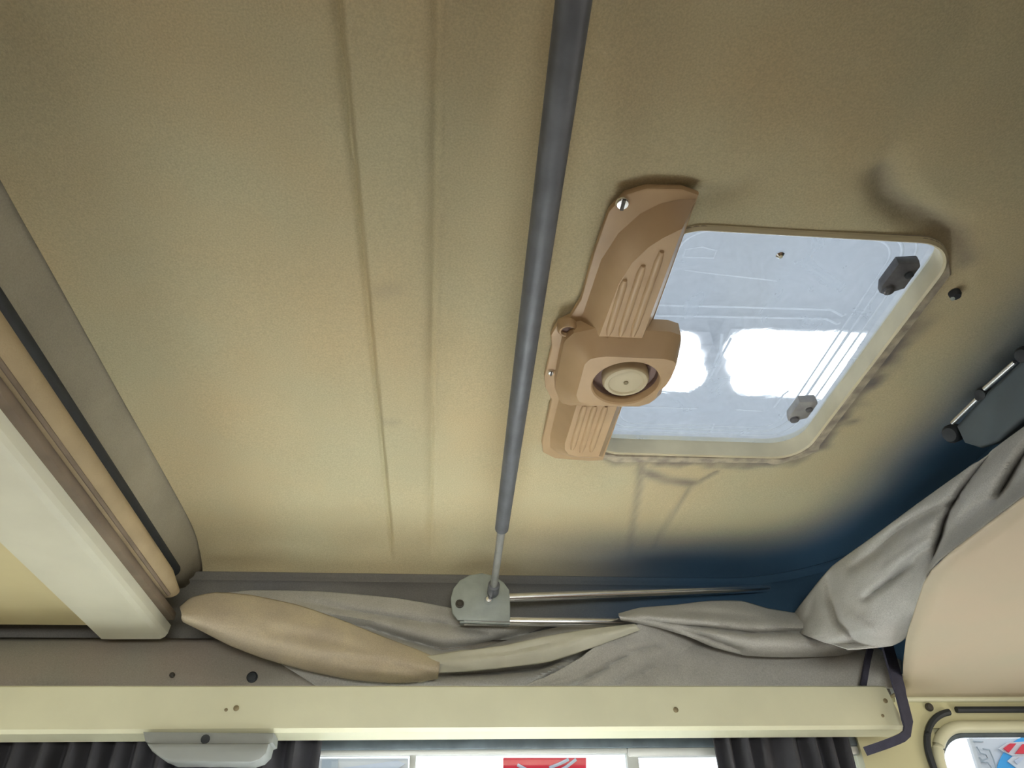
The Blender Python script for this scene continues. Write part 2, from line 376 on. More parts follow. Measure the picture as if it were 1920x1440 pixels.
cvals = [smoothstep(0.05, 0.62, x) for s_ in prof for x, y, nx, ny in cp]  # share of navy in the cove colour, rising with x
struct(g.build('trim_cove', M['cove'], thick=0.004, attr=('grime_shade_navy', cvals)))
g = G(); ysl = [-0.9 + 2.47 * i / 40 for i in range(41)]
lp = [(-0.500, 0.712), (-0.513, 0.711), (-0.521, 0.703), (-0.546, 0.646), (-0.556, 0.635), (-0.62, 0.63), (-1.05, 0.63)]
g.loft([[(x + 0.003 * noise.noise((y * 3, x * 4, 2)), y, z - min(0.056, cove(dcove(x, y))) * smoothstep(0.62, 0.70, z)) for y in ysl] for x, z in lp], closed=False)
struct(g.build('trim_roof_edge', M['side_lining'], thick=0.004))
struct(G().tube([(-0.553, -0.9 + 2.40 * i / 20, 0.640 - 0.002 * i / 20) for i in range(21)], 0.0145, 12).build('trim_gap_shade', M['black']))  # black strip standing in for the darkness of the gap above the mattress
struct(G().box((-0.9, -0.95, 0.38), (1.0, -0.9, 0.72)).build('trim_roof_end', M['side_lining']))

g = G()                                            # outer roof skin over the lining, open at the hatch
for a, b in (((-1.1, -1.0, 0.745), (0.245, 1.65, 0.755)), ((0.66, -1.0, 0.745), (1.06, 1.65, 0.755)), ((0.245, -1.0, 0.745), (0.66, 0.565, 0.755)), ((0.245, 1.105, 0.745), (0.66, 1.65, 0.755)),
             ((-1.1, -1.0, 0.42), (-1.09, 1.65, 0.745)), ((1.05, -1.0, 0.42), (1.06, 1.65, 0.745)), ((-1.1, 1.64, 0.40), (1.06, 1.65, 0.745)), ((-1.1, -1.0, 0.44), (1.06, -0.99, 0.745))):
    g.box(a, b)
struct(g.build('roof_skin', M['white'], smooth=False))

# ------------------------------------------------------------------ van body
YW = 1.54
def wall_with_holes(name, m, a0, a1, z0, z1, holes, put, t=0.03):
    """holes: (a0,a1,z0,z1); put(a,z,s) -> point, s = 0 inner face, 1 outer face"""
    cuts = sorted({a0, a1, *[h[0] for h in holes], *[h[1] for h in holes]}); zc = sorted({z0, z1, *[h[2] for h in holes], *[h[3] for h in holes]})
    g = G(); idx = {}
    def v(i, j, s):
        if (i, j, s) not in idx: idx[(i, j, s)] = len(g.v); g.v.append(Vector(put(cuts[i], zc[j], s)))
        return idx[(i, j, s)]
    solid = lambda i, j: 0 <= i < len(cuts) - 1 and 0 <= j < len(zc) - 1 and not any(h[0] <= cuts[i] < h[1] and h[2] <= zc[j] < h[3] for h in holes)
    for i in range(len(cuts) - 1):
        for j in range(len(zc) - 1):
            if not solid(i, j): continue
            for s in (0, 1): g.f.append((v(i, j, s), v(i + 1, j, s), v(i + 1, j + 1, s), v(i, j + 1, s)))
            for di, dj, e in ((-1, 0, ((i, j), (i, j + 1))), (1, 0, ((i + 1, j), (i + 1, j + 1))), (0, -1, ((i, j), (i + 1, j))), (0, 1, ((i, j + 1), (i + 1, j + 1)))):
                if not solid(i + di, j + dj): (p, q) = e; g.f.append((v(*p, 0), v(*q, 0), v(*q, 1), v(*p, 1)))
    return struct(g.build(name, m, smooth=False))
FARW = (-0.62, 0.852, -0.35, 0.326)
RW = (1.020, 1.39, -0.35, 0.335)
wall_far = wall_with_holes('wall_far', M['cream_wall'], -1.05, 1.45, -1.15, 0.398, [FARW, RW], lambda a, z, s: (a, YW + 0.035 * s, z))
wall_with_holes('wall_left', M['warm_wall'], -2.0, YW, -1.15, 0.65, [(0.75, 1.40, -0.35, 0.13)], lambda a, z, s: (-1.05 - 0.03 * s, a, z))
wall_with_holes('wall_right', M['warm_wall'], -2.0, YW, -1.15, 0.42, [(0.7, 1.35, -0.35, 0.13)], lambda a, z, s: (1.42 + 0.03 * s, a, z))
wall_with_holes('wall_near', M['warm_wall'], -1.05, 1.45, -1.15, 0.42, [(-0.7, 0.9, -0.36, 0.26)], lambda a, z, s: (a, -1.9 - 0.03 * s, z))
struct(G().box((-1.05, -1.93, -1.15), (1.45, YW + 0.03, -1.12)).build('floor', M['floor'], smooth=False))
struct(G().box((-1.05, -1.93, 0.40), (1.45, -0.28, 0.43)).build('ceiling_near', M['warm_wall'], smooth=False))
struct(G().box((-1.04, 1.05, -0.18), (0.80, 1.53, -0.14), 0.01).build('trim_bounce_bench', M['white']))  # unseen white slab, added to bounce window light up onto the lining
for nm, a, b in (('window_3', (-1.066, 0.75, -0.35), (-1.062, 1.40, 0.13)), ('window_4', (1.434, 0.7, -0.35), (1.438, 1.35, 0.13)), ('window_5', (-0.7, -1.917, -0.36), (0.9, -1.913, 0.26))):
    struct(G().box(a, b).build(nm, M['glass'], smooth=False))
# horizontal rim under the far cove and the grey lining board on it
struct(G().box((-1.05, YW + 0.0, 0.398), (0.90, 1.60, 0.405)).build('trim_rim', M['rear_lining'], smooth=False))
lin = G(); nn = 60
lin.loft([[(-1.05 + 2.0 * i / nn, 1.532 + 0.02 * k + 0.004 * noise.noise((i * 0.3, k, 1)), z) for i in range(nn + 1)] for k, z in ((0, 0.40), (0.1, 0.44), (0.4, 0.475), (1.0, 0.505), (1.8, 0.52))], closed=False)
lining = struct(lin.build('trim_lining', M['rear_lining'], thick=0.004))
for (u, v, r, mm, nm) in ((473, 1270, 0.0105, 'black', 'button'), (323, 1266, 0.005, 'hole', 'screw'), (1388, 1272, 0.006, 'hole', 'screw'), (1492, 1264, 0.006, 'hole', 'screw')):
    p = ay(u, v, 1.53); G().disc(p, (0, -1, 0), [(r, 0), (r, 0.003), (r * 0.75, 0.006), (0, 0.007)]).build(nm, M[mm], lining)
p = ay(1476, 1262, 1.522); G().box(p - Vector((0.006, 0.003, 0.028)), p + Vector((0.006, 0.003, 0.03)), 0.002).build('white_tape', M['grey_plastic'], lining)

# right-hand flat side panel with its screws and the bead along the far wall
side = G(); nxp, nyp = 24, 40
RB = [(1588, 1218), (1672, 1209), (1702, 1190), (1722, 1130), (1738, 1082), (1762, 1052), (1830, 1000), (1920, 932), (2060, 826), (2300, 650)]   # lower edge of the canvas
RIM = [(-0.93, 0.50)] + [(p.y, p.x - 0.003) for p in (az(u, v, 0.399) for u, v in RB[:1:-1])] + [(1.30, 0.850), (1.48, 0.945), (1.60, 0.95)]
def xrim(y):
    for (ya, xa), (yb_, xb) in zip(RIM, RIM[1:]):
        if y <= yb_ + 1e-6: return xa + (xb - xa) * (y - ya) / (yb_ - ya)
    return RIM[-1][1]
def zpan(x, y): return 0.398 + 0.004 * noise.noise((x * 2, y * 2, 4)) * smoothstep(1.5, 1.3, y) * smoothstep(0, 0.2, x - xrim(y))
rowsp = []
for j in range(nyp + 1):
    y = -0.93 + (YW + 0.93) * (j / nyp) ** 0.7; xe = xrim(y)
    rowsp.append([(xe + (1.43 - xe) * i / nxp, y, zpan(xe + (1.43 - xe) * i / nxp, y)) for i in range(nxp + 1)])
side.loft(rowsp, closed=False)
panel = struct(side.build('ceiling_side', M['panel'], thick=0.004))
for (u, v) in ((1901, 986), (1765, 1098)):
    p = az(u, v, 0.398); G().disc(p + Vector((0, 0, 0.001)), (0, 0, -1), [(0.0075, 0), (0.0075, 0.002), (0.005, 0.004), (0, 0.0042)]).build('screw', M['brass_hole'], panel)
struct(G().tube([(0.955, YW - 0.002, 0.392), (1.43, YW - 0.002, 0.392)], 0.007, 10).build('trim_bead', M['cream']))
p = ay(1742, 1326, YW - 0.002); b_ = G().disc(p, (0, -1, 0), [(0.0085, 0), (0.0085, 0.002), (0.0055, 0.006), (0, 0.0065)]).build('screw', M['hole'], wall_far)

# far window: rubber seal, pale aluminium frame, two glazing bars, panes
w1 = struct(G().add([], []).box((FARW[0], YW + 0.004, 0.3035), (FARW[1], YW + 0.030, 0.327), 0.003).build('window_1', M['rubber_grey']))
def ub(u, v, y): return ay(u, v, y)
YF = YW + 0.018
G().box((FARW[0], YF - 0.010, 0.2945), (ub(1176, 1420, YF).x, YF + 0.008, 0.304), 0.003).build('window_frame', M['alu'], w1)
G().box((ub(1176, 1420, YF).x, YF - 0.012, 0.2885), (FARW[1], YF + 0.008, 0.304), 0.003).build('window_frame', M['alu'], w1)
for (u0, u1, mm) in ((768, 780, 'alu'), (1174, 1196, 'alu')):
    G().box((ub(u0, 1425, YF).x, YF - 0.008, -0.35), (ub(u1, 1425, YF).x, YF + 0.01, 0.297), 0.003).build('glazing_bar', M[mm], w1)
xs_ = [FARW[0], ub(774, 1425, YF).x, ub(1185, 1425, YF).x, FARW[1]]
for i in range(3): G().box((xs_[i] + 0.002, YF + 0.001, -0.35), (xs_[i + 1] - 0.002, YF + 0.004, 0.296)).build('pane', M['glass'], w1, smooth=False)
# right window: rounded corner with cream pressed frame, black seal and glass
def arc_path(x0, zt, r, x1, zb, y, n=14):
    pts = [(x0, y, zb), (x0, y, zt - r)]
    for i in range(1, n): a = math.radians(180 - 90 * i / n); pts.append((x0 + r + r * math.cos(a), y, zt - r + r * math.sin(a)))
    pts.append((x0 + r, y, zt)); pts.append((x1, y, zt)); return pts
cz = lambda u, v: ay(u, v, YW)
xo, zo = cz(1744, 1430).x, cz(1800, 1334).z
w2 = struct(G().tube(arc_path(xo + 0.017, zo - 0.030, 0.075, 1.40, -0.35, YW - 0.002), 0.012, 10).build('window_2', M['cream']))
arc = arc_path(xo, zo - 0.002, 0.085, 1.40, -0.35, YW - 0.006)
part(G().tube(arc[:-2], 0.0065, 8).build('seal', M['black'], w2), 'black rubber seal strip')
part(G().tube([(arc[-2][0] + 0.008, arc[-2][1], arc[-2][2] + 0.004), (1.40, arc[-1][1], arc[-1][2] + 0.004)], 0.0065, 8).build('seal', M['black'], w2), 'black rubber seal strip')
G().tube(arc_path(xo + 0.029, zo - 0.042, 0.07, 1.40, -0.35, YW + 0.012), 0.0065, 8).build('inner_seal', M['rubber_grey'], w2)
ip = arc_path(xo + 0.026, zo - 0.040, 0.07, 1.40, -0.35, YW + 0.02); ip.append((1.40, YW + 0.02, -0.35))
G().prism(ip, (0, 0.004, 0)).build('pane', M['glass'], w2, smooth=False)
# wall lip that closes the square hole around the rounded pane
lip = arc_path(xo + 0.022, zo - 0.034, 0.072, 1.40, -0.35, YW + 0.006); outer = [(RW[0] - 0.002, YW + 0.006, -0.35), (RW[0] - 0.002, YW + 0.006, RW[3] + 0.002), (1.40, YW + 0.006, RW[3] + 0.002)]
lg = G(); lo_ = resample(lip, 60); oo = []
for p in lo_:
    q = Vector((RW[0] - 0.003, p.y, p.z)) if p.x < xo + 0.05 and p.z < lip[1][2] + 0.02 else Vector((p.x, p.y, RW[3] + 0.003))
    oo.append(q)
lg.loft([lo_, oo], closed=False); lg.build('window_frame', M['cream'], w2, thick=0.004)

# ------------------------------------------------------------------ roof hatch
hatch = thing('roof_hatch', (0.455, 0.83, 0.69), 'clear acrylic roof hatch with a cream surround, glaring with light', 'skylight')
g = G()
def hr(off, z, jit=0.0):
    return [(x, y, z) for x, y in rrect(HX0 - off, HX1 + off, HY0 - off, HY1 + off, HR + off, 10)]
g.loft([hr(0.006, 0.7015), hr(0.005, 0.697), hr(0.002, 0.6945), hr(-0.001, 0.697), hr(-0.001, 0.727), hr(0.012, 0.728), hr(0.012, 0.745)])
g.build('frame', M['frame'], hatch)
g = G(); ring = rrect(HX0, HX1, HY0, HY1, HR, 26); n = len(ring); r0 = []; r1 = []; r2 = []; r3 = []
for i, (x, y) in enumerate(ring):
    cx, cy = 0.453, 0.834; nx_, ny_ = (ring[(i + 1) % n][1] - ring[i - 1][1]), -(ring[(i + 1) % n][0] - ring[i - 1][0]); l = math.hypot(nx_, ny_); nx_ /= l; ny_ /= l
    sel = max(smoothstep(1.03, 1.08, y), smoothstep(0.60, 0.635, x) * smoothstep(0.60, 0.66, y))
    wd = 0.0005 + sel * (0.023 + 0.013 * noise.noise((x * 30, y * 30, 2)) + 0.008 * noise.noise((x * 75, y * 75, 7)))
    zb = 0.6985 - sel * 0.0045 * (1 + noise.noise((x * 50, y * 50, 9)))
    P = lambda o, z: (x + nx_ * o, y + ny_ * o, z)
    r0.append(P(0.003, 0.6985)); r1.append(P(0.004, zb - 0.001 * sel)); r2.append(P(0.005 + wd * 0.7, zb)); r3.append(P(0.0055 + wd, 0.7035))
g.loft([r0, r1, r2, r3]); g.build('sealant', M['sealant'], hatch)
ZP = 0.728
g = G(); g.box((HX0 - 0.01, HY0 - 0.01, ZP), (HX1 + 0.01, HY1 + 0.01, ZP + 0.004)); pane = g.build('pane', M['acrylic'], hatch, smooth=False)
hz = lambda u, v, z=ZP - 0.001: az(u, v, z)
def ridge(pts, r=0.0013):                          # raised bead moulded on the upper face of the acrylic: an open half-round strip
    P = [Vector((p[0], p[1], ZP + 0.0045)) for p in pts]; rings = []
    for i, p in enumerate(P):
        t = P[min(i + 1, len(P) - 1)] - P[max(i - 1, 0)]; nrm = Vector((-t.y, t.x, 0)).normalized()
        rings.append([p + nrm * (1.5 * r * math.cos(a)) + Vector((0, 0, r * math.sin(a))) for a in [math.pi * j / 5 for j in range(6)]])
    return G().loft(rings, closed=False).build('ridge', M['ridge'], pane)
for off, r in ((-0.016, 0.0012), (-0.030, 0.0016), (-0.042, 0.0012)):
    pts = [(x, y, ZP - 0.001) for x, y in rrect(HX0 - off, HX1 + off * 1.25, HY0 - off * 0.7, HY1 + off, HR + off * 0.4, 8)]
    ridge(pts + pts[:1], r)
ridge([hz(1228, 577), hz(1420, 582), hz(1560, 586), hz(1582, 598), hz(1588, 594)]); ridge([hz(1222, 597), hz(1400, 600), hz(1550, 603), hz(1572, 613), hz(1578, 610)])
ridge([hz(1281, 487), hz(1286, 473), hz(1318, 468), hz(1345, 475), hz(1340, 489), hz(1281, 487)], 0.0009)
ridge([hz(1285, 512), hz(1350, 520), hz(1460, 532)], 0.0008)
ridge([hz(1150, 768), hz(1310, 771)], 0.0012); ridge([hz(1380, 773), hz(1432, 776)], 0.0012); ridge([hz(1452, 770), hz(1470, 745), hz(1480, 738)], 0.0012)
ridge([hz(1372, 640), hz(1350, 680), hz(1328, 720)], 0.0014); ridge([hz(1355, 632), hz(1352, 660), hz(1340, 690)], 0.0014); ridge([hz(1130, 805), hz(1330, 812)], 0.0010)
ridge([hz(1340, 800), hz(1334, 815)], 0.0012)
p = hz(1462, 476); G().disc(p, (0, 0, -1), [(0.006, 0), (0.006, 0.003), (0.003, 0.006), (0, 0.0062)], 12).build('rivet', M['chrome'], pane)
def clip(c, mm, lab):
    c = Vector(c); g = G()
    g.prism([c + Vector(q) for q in ((-0.016, -0.026, 0), (0.012, -0.030, 0), (0.018, -0.022, 0), (0.018, 0.020, 0), (0.008, 0.026, 0), (-0.002, 0.034, 0), (-0.012, 0.032, 0), (-0.018, 0.018, 0))], (0, 0, 0.016), 0.004)
    o = part(g.build('clip', M[mm], hatch), lab)
    G().disc(c + Vector((0.008, -0.008, 0.0)), (0, 0, -1), [(0.006, 0), (0.006, 0.003), (0.003, 0.0045), (0, 0.0046)], 10).build('screw', M['black' if mm == 'clip_dark' else 'clip_dark'], o)
    G().disc(c + Vector((-0.006, 0.022, 0.0)), (0, 0, -1), [(0.0075, 0), (0.0075, 0.004), (0.004, 0.006), (0, 0.0062)], 10).build('stud', M['clip_dark'], o)
    return o
clip(az(1688, 522, 0.711), 'clip_dark', 'dark smoky grey hinge clip'); clip(az(1505, 772, 0.711), 'clip_pale', 'pale grey hinge clip')

# tan plastic housing along one side of the hatch
hs = thing('vent_housing', (0.23, 0.81, 0.63), 'ribbed tan plastic housing with a round dial on the edge of the roof hatch', 'vent')
fl = [(0.284, 0.518), (0.262, 0.511), (0.220, 0.513), (0.197, 0.524), (0.183, 0.550), (0.177, 0.620), (0.175, 0.700), (0.166, 0.735), (0.151, 0.748), (0.144, 0.775),
      (0.149, 0.800), (0.147, 0.870), (0.152, 0.898), (0.166, 0.928), (0.166, 1.055), (0.172, 1.085), (0.196, 1.104), (0.260, 1.110), (0.284, 1.106)]
G().prism([(x, y, 0.688) for x, y in fl], (0, 0, 0.010), 0.003).build('flange', M['tan_plastic'], hs)
base = [(0.283, 0.522), (0.262, 0.524), (0.240, 0.532), (0.220, 0.548), (0.200, 0.580), (0.187, 0.625), (0.181, 0.72), (0.176, 0.80), (0.176, 0.90), (0.176, 1.03), (0.181, 1.068), (0.198, 1.090), (0.225, 1.100), (0.262, 1.100), (0.281, 1.097)]
top = [(0.267, 0.545), (0.258, 0.553), (0.247, 0.562), (0.234, 0.577), (0.220, 0.603), (0.211, 0.640), (0.206, 0.72), (0.202, 0.80), (0.200, 0.90), (0.198, 1.01), (0.201, 1.030), (0.210, 1.044), (0.226, 1.050), (0.250, 1.050), (0.262, 1.048)]
mid = [(b[0] * 0.25 + t[0] * 0.75, b[1] * 0.25 + t[1] * 0.75) for b, t in zip(base, top)]
body = G().loft([[(x, y, 0.690) for x, y in base], [(x, y, 0.668) for x, y in mid], [(x, y, 0.660) for x, y in top]], True, True, True).build('body', M['tan_plastic'], hs, angle=28)
for (x, y0, y1) in ((0.2165, 0.632, 0.735), (0.2335, 0.606, 0.735), (0.2505, 0.582, 0.735), (0.2125, 0.90, 1.026), (0.2290, 0.90, 1.034), (0.2455, 0.90, 1.030)):
    n_ = 10; xa = 0.004
    pts = [(x + xa * (0.735 - (y0 + (y1 - y0) * i / n_)) * 2 * (y1 < 0.8), y0 + (y1 - y0) * i / n_, 0.6605) for i in range(n_ + 1)]
    rr = [0.0055 if 0 < i < n_ else 0.003 for i in range(n_ + 1)]
    G().tube(pts, rr, 10, flat=0.0042).build('rib', M['tan_plastic'], hs)
# middle box with the round well
cx, cy, cr = 0.2565, 0.8165, 0.0495
fb = [(0.316, 0.762), (0.300, 0.757), (0.215, 0.757), (0.195, 0.762), (0.188, 0.775), (0.188, 0.850), (0.195, 0.866), (0.215, 0.872), (0.288, 0.872), (0.304, 0.862), (0.309, 0.846), (0.3085, 0.832), (0.316, 0.820), (0.319, 0.800), (0.319, 0.775)]
bb = [(0.322, 0.740), (0.304, 0.733), (0.200, 0.733), (0.170, 0.745), (0.160, 0.765), (0.162, 0.870), (0.176, 0.908), (0.205, 0.918), (0.300, 0.910), (0.320, 0.895), (0.328, 0.875), (0.326, 0.855), (0.330, 0.835), (0.331, 0.810), (0.328, 0.770)]
def star(poly, ang):
    d = (math.cos(ang), math.sin(ang)); best = None
    for i in range(len(poly)):
        a = poly[i]; b = poly[(i + 1) % len(poly)]; ex, ey = b[0] - a[0], b[1] - a[1]; den = d[0] * ey - d[1] * ex
        if abs(den) < 1e-12: continue
        t = ((a[0] - cx) * ey - (a[1] - cy) * ex) / den; s_ = ((a[0] - cx) * d[1] - (a[1] - cy) * d[0]) / den
        if t > 0 and -1e-6 <= s_ <= 1 + 1e-6 and (best is None or t > best): best = t
    return max(best or 0.05, cr + 0.0015)
N = 72; an = [2 * math.pi * i / N for i in range(N)]
ringp = lambda poly, z, k=1.0: [(cx + math.cos(a) * star(poly, a) * k, cy + math.sin(a) * star(poly, a) * k, z) for a in an]
circ = lambda r, z: [(cx + math.cos(a) * r, cy + math.sin(a) * r, z) for a in an]
bx_ = G().loft([ringp(bb, 0.690), ringp(bb, 0.668), ringp(fb, 0.642, 1.012), ringp(fb, 0.639, 0.985), circ(cr + 0.001, 0.6385), circ(cr - 0.001, 0.6405), circ(cr - 0.002, 0.652)]).build('dial_box', M['tan_plastic'], hs, angle=35)
part(G().loft([circ(cr - 0.0015, 0.650), circ(cr - 0.004, 0.658), circ(0.032, 0.660), circ(0.02, 0.660)], True, False, True).build('dial_well', M['dial_well'], hs), 'dark brown round well')
dl = part(G().disc((cx + 0.001, cy + 0.003, 0.660), (0, 0, -1), [(0.034, 0), (0.034, 0.012), (0.031, 0.017), (0.026, 0.018), (0.024, 0.016), (0.006, 0.0165), (0, 0.0165)], 36).build('dial', M['pale_plastic'], hs), 'pale cream round dial')
G().disc((cx + 0.001, cy + 0.003, 0.6436), (0, 0, -1), [(0.0035, 0), (0.0035, 0.0015), (0, 0.0016)], 10).build('dial_pin', M['brass_hole'], dl)
def cap_screw(u, v, z, r, mm):
    p = az(u, v, z); o = G().disc(p, (0, 0, -1), [(r, 0), (r, 0.002), (r * 0.8, 0.004), (0, 0.0045)], 14).build('screw', M[mm], hs)
    G().box(p + Vector((-r * 0.25, -r * 0.9, -0.0052)), p + Vector((r * 0.25, r * 0.9, -0.003))).build('screw_slot', M['hole'], o); return o
cap_screw(1167, 380, 0.688, 0.0085, 'chrome'); cap_screw(1033, 697, 0.688, 0.005, 'chrome'); cap_screw(1042, 848, 0.697, 0.005, 'hole')
p = az(1063, 612, 0.684); G().disc(p, (0, 0, -1), [(0.014, -0.004), (0.014, 0.006), (0.0115, 0.010), (0.009, 0.0095), (0.008, 0.003), (0, 0.003)], 20).build('screw_boss', M['tan_plastic'], hs)
part(G().disc(p + Vector((0.001, 0.002, -0.0035)), (0, 0, -1), [(0.0078, 0), (0.0078, 0.001), (0, 0.0012)], 14).build('screw', M['dial_well'], hs), 'dark brown screw sunk in its boss')

# black headed screw in the lining beside the hatch
p = az(1790, 550, 0.699); scw = tag(G().disc(p + Vector((0, 0, 0.002)), (0, 0, -1), [(0.008, 0), (0.008, 0.005), (0.006, 0.009), (0, 0.010)], 14).build('lining_screw', M['black']), 'black domed screw in the lining beside the roof hatch', 'screw')
p2 = p + Vector((-0.004, 0.003, -0.0065)); part(G().disc(p2, (-0.4, -0.2, -0.9), [(0.003, 0), (0.003, 0.002), (0, 0.003)], 8).build('screw_tip', M['bracket'], scw), 'small grey spot on the head')  # small grey disc set on the black head

# ------------------------------------------------------------------ gas strut, its bracket and the chrome rods
A = Vector((0.112, 1.488, 0.594)); B = Vector((0.098, 0.295, 0.655)); D = (B - A)
at_ = lambda t: A + D * t
st = thing('gas_strut', at_(0.5) - Vector((0, 0, 0.03)), 'long dark grey metal strut running along the roof lining to the rounded bracket', 'strut')
G().tube([at_(0.22), at_(0.225), at_(0.6), at_(1.0), at_(1.6)], [0.0095, 0.0125, 0.0145, 0.0165, 0.018], 20).build('cylinder', M['steel'], st)
part(G().tube([at_(0.0), at_(0.222)], 0.0075, 14).build('piston_rod', mat('worn_steel', (0.42, 0.43, 0.42), 0.35, 0.2, 30, metal=0.5), st), 'thinner shiny rod')
G().tube([at_(-0.012), at_(0.0), at_(0.028), at_(0.03)], [0.008, 0.0125, 0.0125, 0.008], 14).build('end_socket', M['steel'], st)
YB = 1.500
br = thing('strut_bracket', ay(900, 1170, YB), 'rounded grey green metal bracket at the far end of the dark strut', 'bracket')
poly = [ay(u, v, YB) for u, v in ((858, 1163), (848, 1150), (845, 1122), (850, 1103), (862, 1088), (880, 1078), (903, 1074), (926, 1079), (944, 1091), (955, 1106), (957, 1135), (957, 1166))]
G().prism(poly, (0, 0.012, 0.002), 0.003).build('plate', M['bracket'], br)
G().prism([ay(862, 1164, YB), ay(957, 1167, YB), ay(957, 1167, YB) + Vector((0, 0.022, 0.002)), ay(862, 1164, YB) + Vector((0, 0.022, 0.002))], (0, 0, -0.004), 0.0015).build('foot_flange', M['bracket'], br)
p = ay(862, 1132, YB - 0.002); part(G().disc(p, (0, -1, 0), [(0.009, -0.003), (0.009, 0.001), (0.006, 0.002), (0.005, 0.0005), (0, 0.0005)], 14).build('bolt', M['hole'], br), 'dark bolt head')
p = ay(916, 1126, YB - 0.004); part(G().disc(p, (0, -1, 0), [(0.009, -0.003), (0.009, 0.004), (0.006, 0.009), (0, 0.010)], 14).build('ball_stud', M['chrome'], br), 'bright ball stud')
for (a, b, r, lab, nm) in ((ay(953, 1121, 1.512), ay(1446, 1102, 1.55), 0.0095, 'thin chrome rod from the bracket, upper of the two', 'chrome_rod'),
                           (ay(870, 1164, 1.512), ay(1240, 1168, 1.505), 0.0095, 'thin chrome rod under the bracket, lower of the two, running beneath the canvas', 'chrome_rod')):
    o = tag(G().tube([a, a.lerp(b, 0.5), a.lerp(b, 0.985), b], [r, r, r, r * 0.5], 14).build(nm, M['chrome']), lab, 'rod', 'chrome rods at the bracket')

# ------------------------------------------------------------------ cream board below the canvas
YBd = 1.40; xl, xr = -1.04, ay(1676, 1330, YBd).x
zt, zb_ = ay(800, 1285, YBd).z, ay(800, 1371, YBd).z
bd = thing('cross_board', ((xl + xr) / 2, YBd + 0.03, zb_), 'long cream painted board running right across below the bunched canvas', 'board')
g = G(); bm = bmesh.new()
pr = [(YBd + 0.003, zt), (YBd, zt - 0.003), (YBd, zb_ + 0.006), (YBd + 0.006, zb_), (YBd + 0.066, zb_), (YBd + 0.066, zt)]
g.loft([[(xl, y, z) for y, z in pr], [(xr - 0.012 , y, z) for y, z in pr], [(xr + 0.016 * (zt - z) / 0.08, y + 0.004, z) for y, z in pr]], True, True, True)
g.build('board', M['cream'], bd, angle=25)
for (u, v, r) in ((443, 1328, 0.005), (424, 1331, 0.003), (1267, 1331, 0.005), (1660, 1314, 0.0045), (1655, 1342, 0.003)):
    p = ay(u, v, YBd); G().disc(p, (0, -1, 0), [(r, -0.001), (r, 0.0008), (r * 0.6, 0.0015), (0, 0.0015)], 10).build('screw', M['brass_hole'], bd)
# grey plastic plate fixed under it
YP = 1.392
pl = thing('latch_plate', ay(390, 1432, YP), 'grey plastic latch plate with a small hole under the cream board', 'latch')
part_top = [ay(u, v, YP) for u, v in ((268, 1372), (513, 1374), (511, 1392), (496, 1398), (288, 1396), (272, 1390))]
G().prism(part_top, (0, 0.05, 0), 0.002).build('back_plate', M['grey_plastic'], pl)
G().prism([ay(u, v, YP - 0.008) for u, v in ((274, 1393), (505, 1393), (500, 1412), (488, 1424), (470, 1430), (320, 1428), (300, 1420), (284, 1408))], (0, 0.05, 0), 0.005).build('lip', M['grey_plastic'], pl)
p = ay(385, 1386, YP - 0.001); part(G().disc(p, (0, -1, 0), [(0.0075, -0.001), (0.0075, 0.001), (0, 0.0012)], 12).build('hole', M['black'], pl), 'small dark hole')

# ------------------------------------------------------------------ curtains
def curtain(u0, u1, lab, seed, waves):
    y0 = 1.492; x0, x1 = ay(u0, 1420, y0).x, ay(u1, 1420, y0).x; n = 140; g = G(); rows = []
    for z in (0.318, 0.30, 0.27, 0.2, 0.05, -0.2, -0.36):
        r = []
        for i in range(n + 1):
            t = i / n; k = 1 if z > 0.3 else 1.25
            a = math.sin(t * waves * 2 * math.pi + 1.4 * math.sin(t * 9 + seed)) + 0.5 * noise.noise((t * waves * 1.7, seed, z * 2))
            r.append((x0 + (x1 - x0) * t + 0.004 * noise.noise((t * 20, seed, 3 * z)), y0 + 0.013 * k * a, z))
        rows.append(r)
    g.loft(rows, closed=False)
    return tag(g.build('curtain', M['curtain'], thick=0.0015), lab, 'curtain', 'charcoal curtains at the far window')
curtain(-110, 603, 'charcoal curtain gathered behind the grey latch plate', 2, 15)
curtain(1337, 1606, 'charcoal curtain gathered beside the navy strap', 5, 7)
tr = G().box((-0.8, 1.486, 0.318), (0.845, 1.500, 0.328), 0.002).build('curtain_track', M['dark_plastic']); tag(tr, 'dark curtain track hidden behind the cream board', 'track')

# ------------------------------------------------------------------ bunk and mattress on the left
bk = thing('bunk', (-0.78, 0.4, 0.5), 'cream edged bunk board with a yellowish underside at the left', 'bunk')
yE = 1.515
g = G(); g.loft([[(-0.659, y, 0.5), (-0.640, y, 0.4995), (-0.548, y, 0.5005), (-0.540, y, 0.505), (-0.536, y, 0.512), (-0.534, y, 0.528), (-0.659, y, 0.528)] for y in [-0.8 + (yE + 0.8) * i / 20 for i in range(21)]], True, True, True)
g.build('front_rail', M['rail'], bk, angle=20)
part(G().box((-1.04, -0.8, 0.529), (-0.60, 1.52, 0.538)).build('underside_panel', M['bunk'], bk), 'yellowish flat underside panel')
part(G().box((-0.60, -0.8, 0.5285), (-0.520, 1.49, 0.545), 0.004).build('edge_board', M['brown_board'], bk), 'brown board edge')
g = G(); rings = []
for i in range(31):
    y = -0.8 + 2.24 * i / 30; k = smoothstep(1.44, 1.38, y); e = 0.6 + 0.4 * k
    zc_, hz_ = 0.569, 0.023 * e; xr_ = -0.500 - 0.008 * (1 - k)
    rings.append([(xr_ - 0.023 + 0.023 * math.cos(a), y, zc_ + hz_ * math.sin(a)) for a in [math.radians(-90 + 180 * j / 12) for j in range(13)]] + [(-1.03, y, zc_ + hz_), (-1.03, y, zc_ - hz_)])
g.loft(rings, True, True, True)
